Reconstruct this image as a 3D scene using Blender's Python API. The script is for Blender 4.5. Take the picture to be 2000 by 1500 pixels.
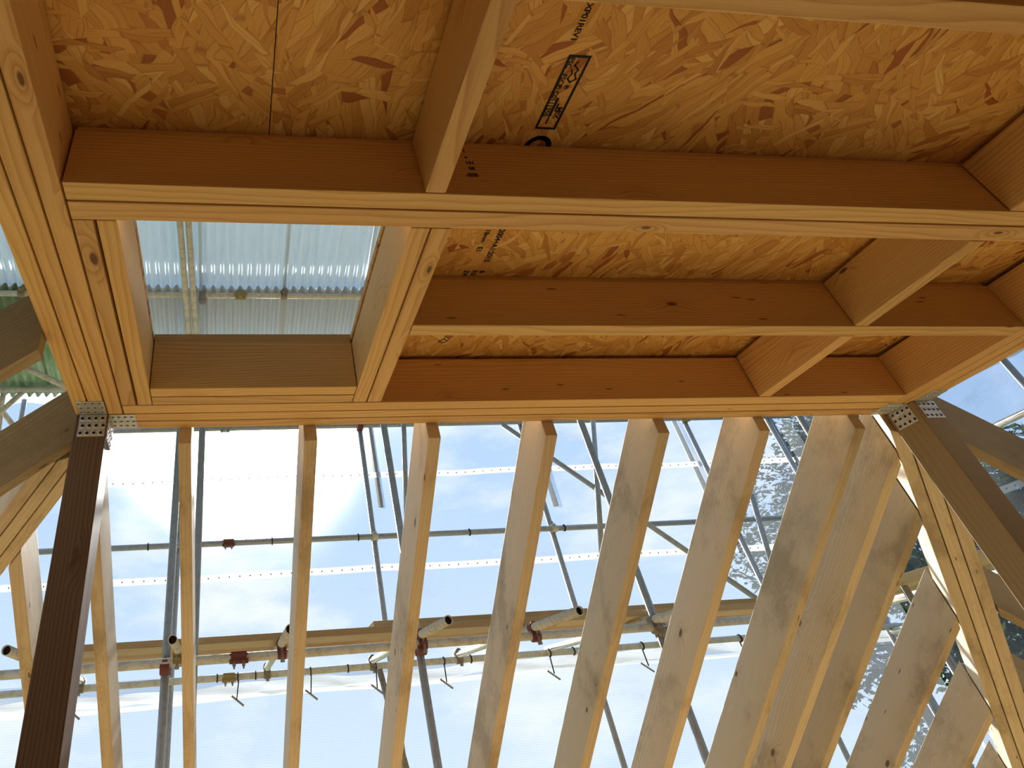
import bpy, bmesh, math, random
from mathutils import Vector, Matrix
random.seed(7)
for o in list(bpy.data.objects): bpy.data.objects.remove(o)
SC = bpy.context.scene
COL = SC.collection
S = 0.9            # metres per layout unit
EYE = 1.65         # eye height above the floor
def W(p): return Vector((p[0]*S, p[1]*S, p[2]*S + EYE))

# ------------------------------------------------------------------ camera
cam = bpy.data.cameras.new('camera'); co = bpy.data.objects.new('camera', cam); COL.objects.link(co)
cam.sensor_fit = 'HORIZONTAL'; cam.sensor_width = 36.0
cam.lens = 1212.371/2000*36.0
cam.shift_x = (1000-605.743)/2000; cam.shift_y = (569.637-750)/2000
cam.clip_start = 0.01
X = Vector((0.99154, -0.10741, -0.07259)); Y = Vector((-0.00932, -0.61893, 0.78539)); Zb = Vector((-0.12967, -0.77807, -0.61470))
Zb.normalize(); X = (X - X.dot(Zb)*Zb).normalized(); Y = Zb.cross(X)
co.matrix_world = Matrix(((X.x, Y.x, Zb.x, 0), (X.y, Y.y, Zb.y, 0), (X.z, Y.z, Zb.z, EYE), (0, 0, 0, 1)))
SC.camera = co
# ------------------------------------------------------------------ view
SC.view_settings.view_transform = 'Standard'; SC.view_settings.look = 'None'
SC.view_settings.gamma = 1; SC.view_settings.use_curve_mapping = False
SC.view_settings.exposure = 0.0
# ------------------------------------------------------------------ sky and sun
SUN_DIR = Vector((0.02, 0.924, 0.382)).normalized()
w = bpy.data.worlds.new('sky'); SC.world = w; w.use_nodes = True
nt = w.node_tree; nt.nodes.clear()
def nn(t, ty, **kw):
    n = t.nodes.new(ty)
    for k, v in kw.items():
        if k == 'op': n.operation = v
        else: setattr(n, k, v)
    return n
out = nn(nt, 'ShaderNodeOutputWorld'); bg = nn(nt, 'ShaderNodeBackground')
sky = nn(nt, 'ShaderNodeValToRGB'); e = sky.color_ramp.elements      # clear sky: pale at the horizon, blue overhead
e[0].position = 0.0; e[0].color = (.66, .80, .98, 1); e[1].position = 1.0; e[1].color = (.20, .40, .84, 1)
k = e.new(.35); k.color = (.42, .63, .97, 1)
tc = nn(nt, 'ShaderNodeTexCoord'); mp = nn(nt, 'ShaderNodeMapping'); mp.inputs['Scale'].default_value = (1, 1, 2.2)
cl = nn(nt, 'ShaderNodeTexNoise'); cl.inputs['Scale'].default_value = 3.2; cl.inputs['Detail'].default_value = 7; cl.inputs['Roughness'].default_value = 0.58
rp = nn(nt, 'ShaderNodeValToRGB'); rp.color_ramp.elements[0].position = 0.50; rp.color_ramp.elements[1].position = 0.68
mx = nn(nt, 'ShaderNodeMix'); mx.data_type = 'RGBA'
SKY_STRENGTH = 1.4; CLOUD = (.98, 1.0, 1.04, 1)
nt.links.new(tc.outputs['Generated'], mp.inputs['Vector']); nt.links.new(mp.outputs[0], cl.inputs['Vector'])
nt.links.new(cl.outputs['Fac'], rp.inputs[0]); nt.links.new(rp.outputs[0], mx.inputs[0])
spz = nn(nt, 'ShaderNodeSeparateXYZ'); nt.links.new(tc.outputs['Generated'], spz.inputs[0]); nt.links.new(spz.outputs[2], sky.inputs[0])
nt.links.new(sky.outputs[0], mx.inputs[6]); mx.inputs[7].default_value = CLOUD
nt.links.new(mx.outputs[2], bg.inputs[0]); bg.inputs[1].default_value = SKY_STRENGTH
nt.links.new(bg.outputs[0], out.inputs[0])
sl = bpy.data.lights.new('sun', 'SUN'); sl.energy = 17.0; sl.angle = math.radians(0.6); sl.color = (1.0, 0.95, 0.86)
so = bpy.data.objects.new('sun', sl); COL.objects.link(so)
so.rotation_euler = (-SUN_DIR).to_track_quat('-Z', 'Y').to_euler()
so.location = SUN_DIR*60

# ------------------------------------------------------------------ materials
def mat(name):
    m = bpy.data.materials.new(name); m.use_nodes = True
    m.node_tree.nodes.clear(); return m, m.node_tree
def M2(t, op, a, b=None):
    n = nn(t, 'ShaderNodeMath', op=op)
    for i, v in enumerate((a, b)):
        if v is None: continue
        if isinstance(v, (int, float)): n.inputs[i].default_value = v
        else: t.links.new(v, n.inputs[i])
    return n.outputs[0]
def smooth(t, v, a, b):
    n = nn(t, 'ShaderNodeMapRange'); n.interpolation_type = 'SMOOTHSTEP'
    t.links.new(v, n.inputs['Value']); n.inputs['From Min'].default_value = a; n.inputs['From Max'].default_value = b
    return n.outputs[0]
def mixc(t, f, a, b):
    n = nn(t, 'ShaderNodeMix'); n.data_type = 'RGBA'
    for i, v in ((0, f), (6, a), (7, b)):
        if isinstance(v, tuple): n.inputs[i].default_value = (*v, 1) if len(v) == 3 else v
        elif isinstance(v, (int, float)): n.inputs[i].default_value = v
        else: t.links.new(v, n.inputs[i])
    return n.outputs[2]
def scaled(t, v, s):
    n = nn(t, 'ShaderNodeVectorMath', op='MULTIPLY'); t.links.new(v, n.inputs[0]); n.inputs[1].default_value = s
    return n.outputs[0]
def noise(t, v, scale, detail=2, rough=.5):
    n = nn(t, 'ShaderNodeTexNoise'); t.links.new(v, n.inputs['Vector'])
    n.inputs['Scale'].default_value = scale; n.inputs['Detail'].default_value = detail; n.inputs['Roughness'].default_value = rough
    return n.outputs['Fac']
def finish(t, col, rough=.6, bump=None, bstr=.2, bdist=.002, spec=.3, metal=0.0):
    p = nn(t, 'ShaderNodeBsdfPrincipled'); o = nn(t, 'ShaderNodeOutputMaterial')
    if isinstance(col, tuple): p.inputs['Base Color'].default_value = (*col, 1)
    else: t.links.new(col, p.inputs['Base Color'])
    p.inputs['Roughness'].default_value = rough; p.inputs['Specular IOR Level'].default_value = spec; p.inputs['Metallic'].default_value = metal
    if bump is not None:
        b = nn(t, 'ShaderNodeBump'); b.inputs['Strength'].default_value = bstr; b.inputs['Distance'].default_value = bdist
        t.links.new(bump, b.inputs['Height']); t.links.new(b.outputs[0], p.inputs['Normal'])
    t.links.new(p.outputs[0], o.inputs[0]); return p

def wood(name, light, dark, knotc=(.10, .035, .015), knots=.5, rings=.55, stain=0.0):
    m, t = mat(name)
    tc = nn(t, 'ShaderNodeTexCoord'); oi = nn(t, 'ShaderNodeObjectInfo'); r = oi.outputs['Random']
    cmb = nn(t, 'ShaderNodeCombineXYZ')
    t.links.new(M2(t, 'MULTIPLY', r, 37.0), cmb.inputs[0]); t.links.new(M2(t, 'MULTIPLY', r, 0.11), cmb.inputs[1]); t.links.new(M2(t, 'MULTIPLY', r, .07), cmb.inputs[2])
    ad = nn(t, 'ShaderNodeVectorMath', op='ADD'); t.links.new(tc.outputs['Object'], ad.inputs[0]); t.links.new(cmb.outputs[0], ad.inputs[1])
    v = ad.outputs[0]
    # knots
    vo = nn(t, 'ShaderNodeTexVoronoi'); t.links.new(scaled(t, v, (3.6, 9.5, 9.5)), vo.inputs['Vector']); vo.inputs['Scale'].default_value = 1.0
    sc = nn(t, 'ShaderNodeSeparateColor'); t.links.new(vo.outputs['Color'], sc.inputs[0])
    acc = M2(t, 'GREATER_THAN', sc.outputs[0], 1-knots)
    kd = M2(t, 'MULTIPLY', vo.outputs['Distance'], M2(t, 'ADD', M2(t, 'MULTIPLY', sc.outputs[1], 1.3), .85))
    n1 = noise(t, scaled(t, v, (14, 30, 30)), 1.0, 3)
    kd2 = M2(t, 'ADD', kd, M2(t, 'MULTIPLY', M2(t, 'SUBTRACT', n1, .5), .06))
    kmask = M2(t, 'MULTIPLY', smooth(t, kd2, .105, .06), acc)
    kinf = M2(t, 'MULTIPLY', smooth(t, kd, .42, .05), acc)
    # growth rings
    sp = nn(t, 'ShaderNodeSeparateXYZ'); t.links.new(v, sp.inputs[0])
    nw = noise(t, scaled(t, v, (.9, 5, 5)), 1.0, 3)
    yy = M2(t, 'ADD', sp.outputs[1], .03); zz = M2(t, 'ADD', sp.outputs[2], -.19)
    d = M2(t, 'SQRT', M2(t, 'ADD', M2(t, 'POWER', yy, 2), M2(t, 'POWER', zz, 2)))
    d = M2(t, 'ADD', d, M2(t, 'MULTIPLY', M2(t, 'SUBTRACT', nw, .5), .055))
    d = M2(t, 'ADD', d, M2(t, 'MULTIPLY', kinf, .016))
    ph = M2(t, 'FRACT', M2(t, 'DIVIDE', d, .0075))
    ring = M2(t, 'POWER', ph, 2.2)
    ring = M2(t, 'MULTIPLY', ring, smooth(t, ph, 1.0, .88))
    fine = noise(t, scaled(t, v, (7, 240, 240)), 1.0, 2)
    big = noise(t, scaled(t, v, (1.1, 3.5, 3.5)), 1.0, 2)
    f = M2(t, 'ADD', M2(t, 'MULTIPLY', ring, rings), M2(t, 'MULTIPLY', M2(t, 'SUBTRACT', fine, .45), .55))
    f = M2(t, 'ADD', f, M2(t, 'MULTIPLY', M2(t, 'SUBTRACT', big, .5), .8))
    f = M2(t, 'ADD', f, M2(t, 'MULTIPLY', kinf, .25))
    fc = nn(t, 'ShaderNodeClamp'); t.links.new(f, fc.inputs[0])
    c = mixc(t, fc.outputs[0], light, dark)
    # small pitch flecks
    vf = nn(t, 'ShaderNodeTexVoronoi'); t.links.new(scaled(t, v, (9, 46, 46)), vf.inputs['Vector']); vf.inputs['Scale'].default_value = 1.0
    sf = nn(t, 'ShaderNodeSeparateColor'); t.links.new(vf.outputs['Color'], sf.inputs[0])
    fl = M2(t, 'MULTIPLY', smooth(t, vf.outputs['Distance'], .17, .1), M2(t, 'GREATER_THAN', sf.outputs[1], .93))
    c = mixc(t, M2(t, 'MULTIPLY', fl, .7), c, knotc)
    c = mixc(t, M2(t, 'MULTIPLY', kmask, .85), c, knotc)
    if stain > 0:
        st = smooth(t, noise(t, scaled(t, v, (2.2, 4, 4)), 1.0, 6, .7), .5, .68)
        c = mixc(t, M2(t, 'MULTIPLY', st, stain), c, (.24, .17, .09))
    hv = nn(t, 'ShaderNodeHueSaturation'); t.links.new(c, hv.inputs['Color'])
    t.links.new(M2(t, 'ADD', M2(t, 'MULTIPLY', r, .24), .86), hv.inputs['Value'])
    t.links.new(M2(t, 'ADD', M2(t, 'MULTIPLY', M2(t, 'FRACT', M2(t, 'MULTIPLY', r, 7.3)), .008), .496), hv.inputs['Hue'])
    bh = M2(t, 'ADD', M2(t, 'MULTIPLY', fine, .6), M2(t, 'MULTIPLY', ring, .4))
    finish(t, hv.outputs[0], .62, bh, .25, .0012, .28)
    return m
PINE = wood('pine', (.78, .50, .20), (.50, .245, .068), rings=.7, knots=.6)
PINE2 = wood('pine_rafter', (.72, .585, .40), (.52, .375, .20), knots=.9, rings=.5, stain=.5)
SHADED_RAFTER = wood('shaded_rafter', (.46, .36, .21), (.30, .21, .10), knots=.6, rings=.6, stain=.4)  # darker copy of the rafter wood; backlit shade is put into its colour
POSTW = wood('post_timber_shaded', (.20, .125, .08), (.09, .05, .03), knots=.3, rings=.95)  # shade on the front face is put into this darker base colour
POSTR = wood('post_timber_pale', (.36, .26, .13), (.21, .135, .06), knots=.35, rings=.5)

def osb(name):
    m, t = mat(name)
    tc = nn(t, 'ShaderNodeTexCoord'); v0 = tc.outputs['Object']
    sp0 = nn(t, 'ShaderNodeSeparateXYZ'); t.links.new(v0, sp0.inputs[0])
    dis = nn(t, 'ShaderNodeTexNoise'); t.links.new(v0, dis.inputs['Vector']); dis.inputs['Scale'].default_value = 9; dis.inputs['Detail'].default_value = 2
    ds = nn(t, 'ShaderNodeVectorMath', op='SUBTRACT'); t.links.new(dis.outputs['Color'], ds.inputs[0]); ds.inputs[1].default_value = (.5, .5, .5)
    def layer(off, coarse, sx, sy, spread, base, wob):
        a = nn(t, 'ShaderNodeVectorMath', op='ADD'); t.links.new(v0, a.inputs[0]); a.inputs[1].default_value = off
        w1 = nn(t, 'ShaderNodeVectorMath', op='ADD'); t.links.new(a.outputs[0], w1.inputs[0]); t.links.new(scaled(t, ds.outputs[0], (wob, wob, 0)), w1.inputs[1])
        vc = nn(t, 'ShaderNodeTexVoronoi'); vc.voronoi_dimensions = '2D'; t.links.new(w1.outputs[0], vc.inputs['Vector']); vc.inputs['Scale'].default_value = coarse
        s1 = nn(t, 'ShaderNodeSeparateColor'); t.links.new(vc.outputs['Color'], s1.inputs[0])
        ang = M2(t, 'ADD', M2(t, 'MULTIPLY', M2(t, 'SUBTRACT', s1.outputs[0], .5), spread), base)
        vr = nn(t, 'ShaderNodeVectorRotate'); vr.rotation_type = 'Z_AXIS'; t.links.new(w1.outputs[0], vr.inputs['Vector']); t.links.new(ang, vr.inputs['Angle'])
        sv = scaled(t, vr.outputs[0], (sx, sy, 1))
        vf = nn(t, 'ShaderNodeTexVoronoi'); vf.voronoi_dimensions = '2D'; t.links.new(sv, vf.inputs['Vector']); vf.inputs['Scale'].default_value = 1
        ve = nn(t, 'ShaderNodeTexVoronoi'); ve.voronoi_dimensions = '2D'; ve.feature = 'DISTANCE_TO_EDGE'; t.links.new(sv, ve.inputs['Vector']); ve.inputs['Scale'].default_value = 1
        s2 = nn(t, 'ShaderNodeSeparateColor'); t.links.new(vf.outputs['Color'], s2.inputs[0])
        gr = noise(t, scaled(t, vr.outputs[0], (9, 260, 1)), 1.0, 2)
        return s2.outputs[0], s2.outputs[1], ve.outputs['Distance'], gr
    A = layer((3.1, 1.7, 0), 4.2, 4.6, 30, 1.9, 1.25, .05)
    B = layer((11.3, 5.1, 0), 6, 6.0, 44, 2.4, 1.5, .05)
    C = layer((7.7, 9.9, 0), 9, 11, 75, 2.8, 1.1, .04)
    selB = M2(t, 'GREATER_THAN', B[1], .45); selC = M2(t, 'GREATER_THAN', C[1], .62)
    def pick(i):
        a = nn(t, 'ShaderNodeMix'); t.links.new(selB, a.inputs[0]); t.links.new(A[i], a.inputs[2]); t.links.new(B[i], a.inputs[3])
        b = nn(t, 'ShaderNodeMix'); t.links.new(selC, b.inputs[0]); t.links.new(a.outputs[0], b.inputs[2]); t.links.new(C[i], b.inputs[3]); return b.outputs[0]
    val, edge, gr = pick(0), pick(2), pick(3)
    rp = nn(t, 'ShaderNodeValToRGB'); e = rp.color_ramp.elements
    e[0].position = 0.0; e[0].color = (.36, .12, .025, 1); e[1].position = 1.0; e[1].color = (.84, .56, .19, 1)
    for p, c in ((.04, (.36, .12, .025, 1)), (.07, (.58, .28, .065, 1)), (.35, (.68, .37, .09, 1)), (.75, (.77, .45, .125, 1))):
        k = e.new(p); k.color = c
    t.links.new(val, rp.inputs[0])
    c = mixc(t, M2(t, 'MULTIPLY', smooth(t, gr, .52, .70), .45), rp.outputs[0], (.42, .16, .03))
    c = mixc(t, M2(t, 'MULTIPLY', smooth(t, edge, .05, .0), .5), c, (.26, .08, .016))
    big = noise(t, v0, 2.3, 3)
    c = mixc(t, M2(t, 'MULTIPLY', smooth(t, big, .4, .75), .2), c, (.55, .24, .05))
    bh = M2(t, 'ADD', M2(t, 'MULTIPLY', val, .8), M2(t, 'MULTIPLY', smooth(t, edge, 0, .12), .5))
    finish(t, c, .55, bh, .5, .0022, .35)
    return m
OSB = osb('osb')

def plain(name, col, rough=.6, metal=0, spec=.3, var=0.0, vscale=20, dirt=(.2, .15, .1)):
    m, t = mat(name)
    if var > 0:
        tc = nn(t, 'ShaderNodeTexCoord')
        n = smooth(t, noise(t, tc.outputs['Object'], vscale, 5, .65), .42, .72)
        c = mixc(t, M2(t, 'MULTIPLY', n, var), col, dirt)
        finish(t, c, rough, n, .15, .001, spec, metal)
    else: finish(t, col, rough, None, 0, 0, spec, metal)
    return m
GALV = plain('galvanised_steel', (.40, .40, .39), .42, .35, .5, .55, 30, (.23, .20, .16))
GALV_CLEAN = plain('galvanised_plate', (.62, .62, .61), .38, .55, .5, .25, 60, (.42, .41, .39))
PALE_TUBE = plain('pale_painted_tube', (.66, .62, .52), .6, 0, .3, .6, 26, (.36, .26, .15))
RED = plain('red_oxide_steel', (.20, .06, .045), .6, .1, .3, .6, 60, (.16, .07, .05))
OCHRE = plain('ochre_steel', (.38, .29, .10), .6, .1, .3, .6, 60, (.10, .08, .05))
DIRTY = plain('dirty_steel', (.33, .27, .20), .55, .3, .4, .7, 60, (.10, .08, .06))
BLACK = plain('black_rubber_and_hollows', (.012, .012, .016), .6)
INK = plain('black_ink', (.012, .010, .010), .7)
TOGGLE = plain('toggle_wood', (.34, .30, .26), .6)
def tin_mat(name, base, green):
    m, t = mat(name)
    tc = nn(t, 'ShaderNodeTexCoord'); v = tc.outputs['Object']
    st = smooth(t, noise(t, scaled(t, v, (26, 1.6, 1)), 1.0, 5, .65), .5, .75)
    sp = smooth(t, noise(t, scaled(t, v, (40, 22, 1)), 1.0, 3, .6), .66, .74)
    c = mixc(t, M2(t, 'MULTIPLY', st, .35), base, (.58, .63, .66))
    c = mixc(t, M2(t, 'MULTIPLY', sp, .5), c, (.36, .35, .31))
    if green > 0:
        g = smooth(t, noise(t, scaled(t, v, (1.5, 2.5, 1)), 1.0, 3, .6), .25, .6)
        c = mixc(t, M2(t, 'MULTIPLY', g, green), c, (.10, .22, .06))  # green light from the surroundings painted in as patches
    p = finish(t, c, .85, st, .1, .001, .1, 0.0)
    tl = nn(t, 'ShaderNodeBsdfTranslucent'); tl.inputs[0].default_value = (.70, .82, .92, 1) if green == 0 else (.55, .75, .50, 1)
    ms = nn(t, 'ShaderNodeMixShader'); ms.inputs[0].default_value = .16
    o = [n for n in t.nodes if n.type == 'OUTPUT_MATERIAL'][0]
    t.links.new(p.outputs[0], ms.inputs[1]); t.links.new(tl.outputs[0], ms.inputs[2]); t.links.new(ms.outputs[0], o.inputs[0])
    return m
TIN = tin_mat('corrugated_galvanised', (.80, .90, .98), 0.0)
TIN_G = tin_mat('corrugated_green_cast', (.72, .75, .73), .75)

def sheet_mat(name, clear, tint, mesh, col=(.92, .95, 1.0), fwd=.16, refl=(.5, .5, .5)):
    m, t = mat(name)
    tc = nn(t, 'ShaderNodeTexCoord'); v = tc.outputs['UV']
    sp = nn(t, 'ShaderNodeSeparateXYZ'); t.links.new(v, sp.inputs[0])
    if mesh:
        a = M2(t, 'ABSOLUTE', M2(t, 'SUBTRACT', M2(t, 'FRACT', M2(t, 'MULTIPLY', sp.outputs[1], 60.0)), .5))
        b = M2(t, 'ABSOLUTE', M2(t, 'SUBTRACT', M2(t, 'FRACT', M2(t, 'MULTIPLY', sp.outputs[0], 60.0)), .5))
        g = M2(t, 'MAXIMUM', smooth(t, a, .30, .42), M2(t, 'MULTIPLY', smooth(t, b, .34, .45), .5))
    else: g = None
    cr = smooth(t, noise(t, scaled(t, v, (1.2, 3.5, 1)), 1.0, 6, .7), .50, .78)
    tr = nn(t, 'ShaderNodeBsdfTransparent'); tr.inputs[0].default_value = (*tint, 1)
    tl = nn(t, 'ShaderNodeBsdfTranslucent'); tl.inputs[0].default_value = (*col, 1)
    df = nn(t, 'ShaderNodeBsdfDiffuse'); df.inputs[0].default_value = (*refl, 1)
    rf = nn(t, 'ShaderNodeBsdfRefraction'); rf.inputs['Color'].default_value = (1, .98, .95, 1); rf.inputs['IOR'].default_value = 1.25; rf.inputs['Roughness'].default_value = .7
    m1 = nn(t, 'ShaderNodeMixShader'); m1.inputs[0].default_value = .28; t.links.new(tl.outputs[0], m1.inputs[1]); t.links.new(df.outputs[0], m1.inputs[2])
    m3 = nn(t, 'ShaderNodeMixShader'); m3.inputs[0].default_value = fwd; t.links.new(m1.outputs[0], m3.inputs[1]); t.links.new(rf.outputs[0], m3.inputs[2])
    fac = M2(t, 'ADD', M2(t, 'MULTIPLY', cr, .16), 1-clear)
    if g is not None: fac = M2(t, 'ADD', fac, M2(t, 'MULTIPLY', g, .10))
    cp = nn(t, 'ShaderNodeClamp'); t.links.new(fac, cp.inputs[0])
    m2 = nn(t, 'ShaderNodeMixShader'); t.links.new(cp.outputs[0], m2.inputs[0]); t.links.new(tr.outputs[0], m2.inputs[1]); t.links.new(m3.outputs[0], m2.inputs[2])
    o = nn(t, 'ShaderNodeOutputMaterial'); t.links.new(m2.outputs[0], o.inputs[0])
    return m
SHEET = sheet_mat('scaffold_sheeting', .62, (.90, .95, 1.0), True, (.12, .135, .155), .05, (.2, .2, .22))
TAPE = sheet_mat('sheeting_tape', .25, (1, 1, 1), False, (.62, .60, .57), .05, (.6, .6, .6))
def leaf_mat():
    m, t = mat('leaf')
    oi = nn(t, 'ShaderNodeTexCoord'); n = noise(t, oi.outputs['Object'], 3.0, 3)
    c = mixc(t, n, (.028, .05, .014), (.07, .11, .03))
    d = nn(t, 'ShaderNodeBsdfDiffuse'); t.links.new(c, d.inputs[0]); tl = nn(t, 'ShaderNodeBsdfTranslucent'); t.links.new(c, tl.inputs[0])
    x = nn(t, 'ShaderNodeMixShader'); x.inputs[0].default_value = .3; t.links.new(d.outputs[0], x.inputs[1]); t.links.new(tl.outputs[0], x.inputs[2])
    o = nn(t, 'ShaderNodeOutputMaterial'); t.links.new(x.outputs[0], o.inputs[0]); return m
LEAF = leaf_mat()
REFLECT = plain('deck_reflector_pale', (.78, .81, .85), .8, 0, .2, .2, 6, (.68, .71, .75))
BARK = plain('bark', (.12, .09, .06), .9, 0, .1, .6, 12, (.05, .04, .03))
FLOORM = plain('chipboard_floor', (.80, .56, .27), .7, 0, .3, .4, 8, (.70, .47, .21))
DARKFLOOR = plain('light_absorbing_floor', (.075, .05, .035), .7, 0, .3, .4, 8, (.05, .03, .02))
BLOCKER_WALL = plain('dark_blocker_wall', (.09, .06, .045), .9, 0, .1, .3, 5, (.06, .04, .03))
GROUND = plain('grass_ground', (.12, .15, .06), .95, 0, .1, .7, .6, (.20, .17, .10))
BOARD = wood('scaffold_board', (.62, .43, .22), (.40, .23, .09), knots=.3)

# ------------------------------------------------------------------ helpers
def tag(o, label=None, cat=None, group=None, kind=None):
    if label: o['label'] = label
    if cat: o['category'] = cat
    if group: o['group'] = group
    if kind: o['kind'] = kind
    return o
def empty(name, p, label=None, cat=None, group=None, kind=None):
    o = bpy.data.objects.new(name, None); COL.objects.link(o); o.location = W(p); o.empty_display_size = .1
    return tag(o, label, cat, group, kind)
def put(name, bm, m, parent=None, M=None, smoothf=False):
    me = bpy.data.meshes.new(name); bmesh.ops.recalc_face_normals(bm, faces=bm.faces[:]); bm.to_mesh(me); bm.free()
    if smoothf:
        for p in me.polygons: p.use_smooth = True
    me.materials.append(m)
    o = bpy.data.objects.new(name, me); COL.objects.link(o)
    M = M or Matrix.Identity(4)
    if parent is not None:
        o.parent = parent
        if parent.type == 'EMPTY': M = Matrix.Translation(-parent.location) @ M
    o.matrix_basis = M
    return o
def frame(origin, xd, zd=(0, 0, 1)):
    x = Vector(xd).normalized(); z = Vector(zd); z = (z - z.dot(x)*x).normalized(); y = z.cross(x)
    return Matrix(((x.x, y.x, z.x, origin.x), (x.y, y.y, z.y, origin.y), (x.z, y.z, z.z, origin.z), (0, 0, 0, 1)))
def solid(name, A, B, m, parent=None, xd=(1, 0, 0), zd=(0, 0, 1), bevel=.0022):
    """closed solid between two matching polygons given in layout units; grain runs along xd"""
    a = [W(p) for p in A]; b = [W(p) for p in B]
    c = Vector((0, 0, 0))
    for p in a+b: c += p
    c /= len(a)+len(b)
    Mx = frame(c, xd, zd); inv = Mx.inverted()
    bm = bmesh.new()
    va = [bm.verts.new(inv @ p) for p in a]; vb = [bm.verts.new(inv @ p) for p in b]
    bm.faces.new(va); bm.faces.new(vb[::-1]); n = len(va)
    for i in range(n): bm.faces.new((va[i], vb[i], vb[(i+1) % n], va[(i+1) % n]))
    bmesh.ops.recalc_face_normals(bm, faces=bm.faces[:])
    if bevel: bmesh.ops.bevel(bm, geom=bm.edges[:], offset=bevel, segments=2, affect='EDGES', profile=.6, clamp_overlap=True)
    return put(name, bm, m, parent, Mx)
def box(name, x0, x1, y0, y1, z0, z1, m, parent=None, along='x', bevel=.0022):
    A = [(x0, y0, z0), (x0, y1, z0), (x0, y1, z1), (x0, y0, z1)]; B = [(x1, y0, z0), (x1, y1, z0), (x1, y1, z1), (x1, y0, z1)]
    xd = {'x': (1, 0, 0), 'y': (0, 1, 0), 'z': (0, 0, 1)}[along]; zd = (0, 0, 1) if along != 'z' else (1, 0, 0)
    return solid(name, A, B, m, parent, xd, zd, bevel)
G = .0026   # half the gap left between neighbouring plies (layout units)
ZB, ZT, ZD, ZDT = 1.0, 1.175, 1.19, 1.21

# ------------------------------------------------------------------ setting: floor, low walls, ground
tag(box('floor', -2.62, 4.92, .8, 4.42, -1.90, -1.8333, FLOORM, bevel=0), 'pale chipboard floor of the loft', 'floor', kind='structure')
tag(box('floor_rear', -2.62, 4.92, -1.2, .798, -1.90, -1.8333, DARKFLOOR, bevel=0), 'unseen rear floor, darkened to cut bounced light', 'floor', kind='structure')  # dark rear part added to cut light thrown onto front faces
def stud_wall(name, x0, x1, y0, y1, along):
    e = empty(name, ((x0+x1)/2, (y0+y1)/2, -1.833), kind='structure')
    box('sole_plate', x0, x1, y0, y1, -1.832, -1.78, PINE, e, along); box('head_plate', x0, x1, y0, y1, -.735, -.685, PINE, e, along)
    a0, a1 = (x0, x1) if along == 'x' else (y0, y1); n = int((a1-a0)/.66)
    for k in range(n+1):
        c = a0+.026+(a1-a0-.052)*k/n
        if along == 'x': box('stud', c-.025, c+.025, y0+.002, y1-.002, -1.779, -.736, PINE, e, 'z')
        else: box('stud', x0+.002, x1-.002, c-.025, c+.025, -1.779, -.736, PINE, e, 'z')
stud_wall('wall_far', -2.5, 4.80, 4.22, 4.33, 'x'); stud_wall('wall_left', -2.5, -2.39, -1.1, 4.20, 'y'); stud_wall('wall_right', 4.69, 4.80, -1.1, 4.20, 'y')
tag(box('wall_back_blocker', -4.5, 6.9, -1.3, -1.2, -5.39, 5.1, BLOCKER_WALL, bevel=0), None, None, kind='structure')  # unseen wall added and darkened to block light from behind the viewpoint
o = box('ground', -70, 70, -70, 70, -5.6, -5.4, GROUND, bevel=0); tag(o, None, None, kind='structure')

# ------------------------------------------------------------------ flat roof: built-up beams and joists
def beam_set(name, label, cat, plies, p):
    e = empty(name, p, label, cat)
    for (x0, x1, y0, y1, along) in plies: box('timber_ply', x0, x1, y0, y1, ZB, ZT, PINE, e, along)
    return e
beam_set('edge_beam', 'triple-ply timber edge beam running along the left side of the flat roof', 'beam',
    [(-.498, -.4492-G, -1.18, 1.930, 'y'), (-.4492+G, -.3975-G, -1.18, 1.932, 'y'), (-.3975+G, -.3465-G, -1.18, 1.935, 'y')], (-.42, 0, ZB))
beam_set('edge_beam', 'triple-ply timber edge beam across the far end, carrying the rafter tops', 'beam',
    [(-.3465+G, 2.62-G, 1.877+G, 1.937-G, 'x'), (-.498, 2.62-G, 1.937+G, 1.992-G, 'x'), (-.498, 2.767, 1.992+G, 2.046, 'x')], (1.2, 1.96, ZB))
beam_set('edge_beam', 'timber edge beam on the right, beside the bluish sheeting', 'beam',
    [(2.62, 2.669-G, -1.18, 1.990, 'y'), (2.669+G, 2.718-G, -1.18, 1.990, 'y'), (2.718+G, 2.767, -1.18, 1.990, 'y')], (2.7, 0, ZB))
mid = beam_set('trimmer_beam', 'double-ply timber beam crossing the whole ceiling in front of the skylight opening', 'beam',
    [(-.3465+G, 2.62-G, .910, .9618-G, 'x'), (-.3465+G, 2.62-G, .9618+G, 1.0175, 'x')], (1.2, .96, ZB))
beam_set('skylight_trimmer', 'double-ply trimmer on the left side of the skylight opening', 'beam',
    [(-.3465+G, -.296-G*1.5, 1.0175+G, 1.877-G, 'y'), (-.296+G*1.5, -.2475, 1.0175+G, 1.877-G, 'y')], (-.3, 1.4, ZB))
beam_set('skylight_trimmer', 'double-ply trimmer on the right side of the skylight opening', 'beam',
    [(.4240, .4735-G, 1.0175+G, 1.877-G, 'y'), (.4735+G, .5238, 1.0175+G, 1.877-G, 'y')], (.47, 1.4, ZB))
beam_set('skylight_header', 'double-ply header closing the far side of the skylight opening', 'beam',
    [(-.2475+G, .424-G, 1.769, 1.823-G, 'x'), (-.2475+G, .424-G, 1.823+G, 1.877-G, 'x')], (.09, 1.82, ZB))
def joist(label, a, along):
    return tag(box('ceiling_joist', *a[:4], ZB, ZT, PINE, None, along), label, 'joist')
joist('single timber joist coming forward from the middle beam, left of the printed board stamp', (.4297, .4768, .466+G, .910-G), 'y')
joist('long single joist right of the skylight, between the middle and the far beams', (.5238+G, 2.62-G, 1.417, 1.470), 'x')
joist('short noggin joining the middle beam to the long single joist on the right', (1.972, 2.019, 1.0175+G, 1.417-G), 'y')
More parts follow.
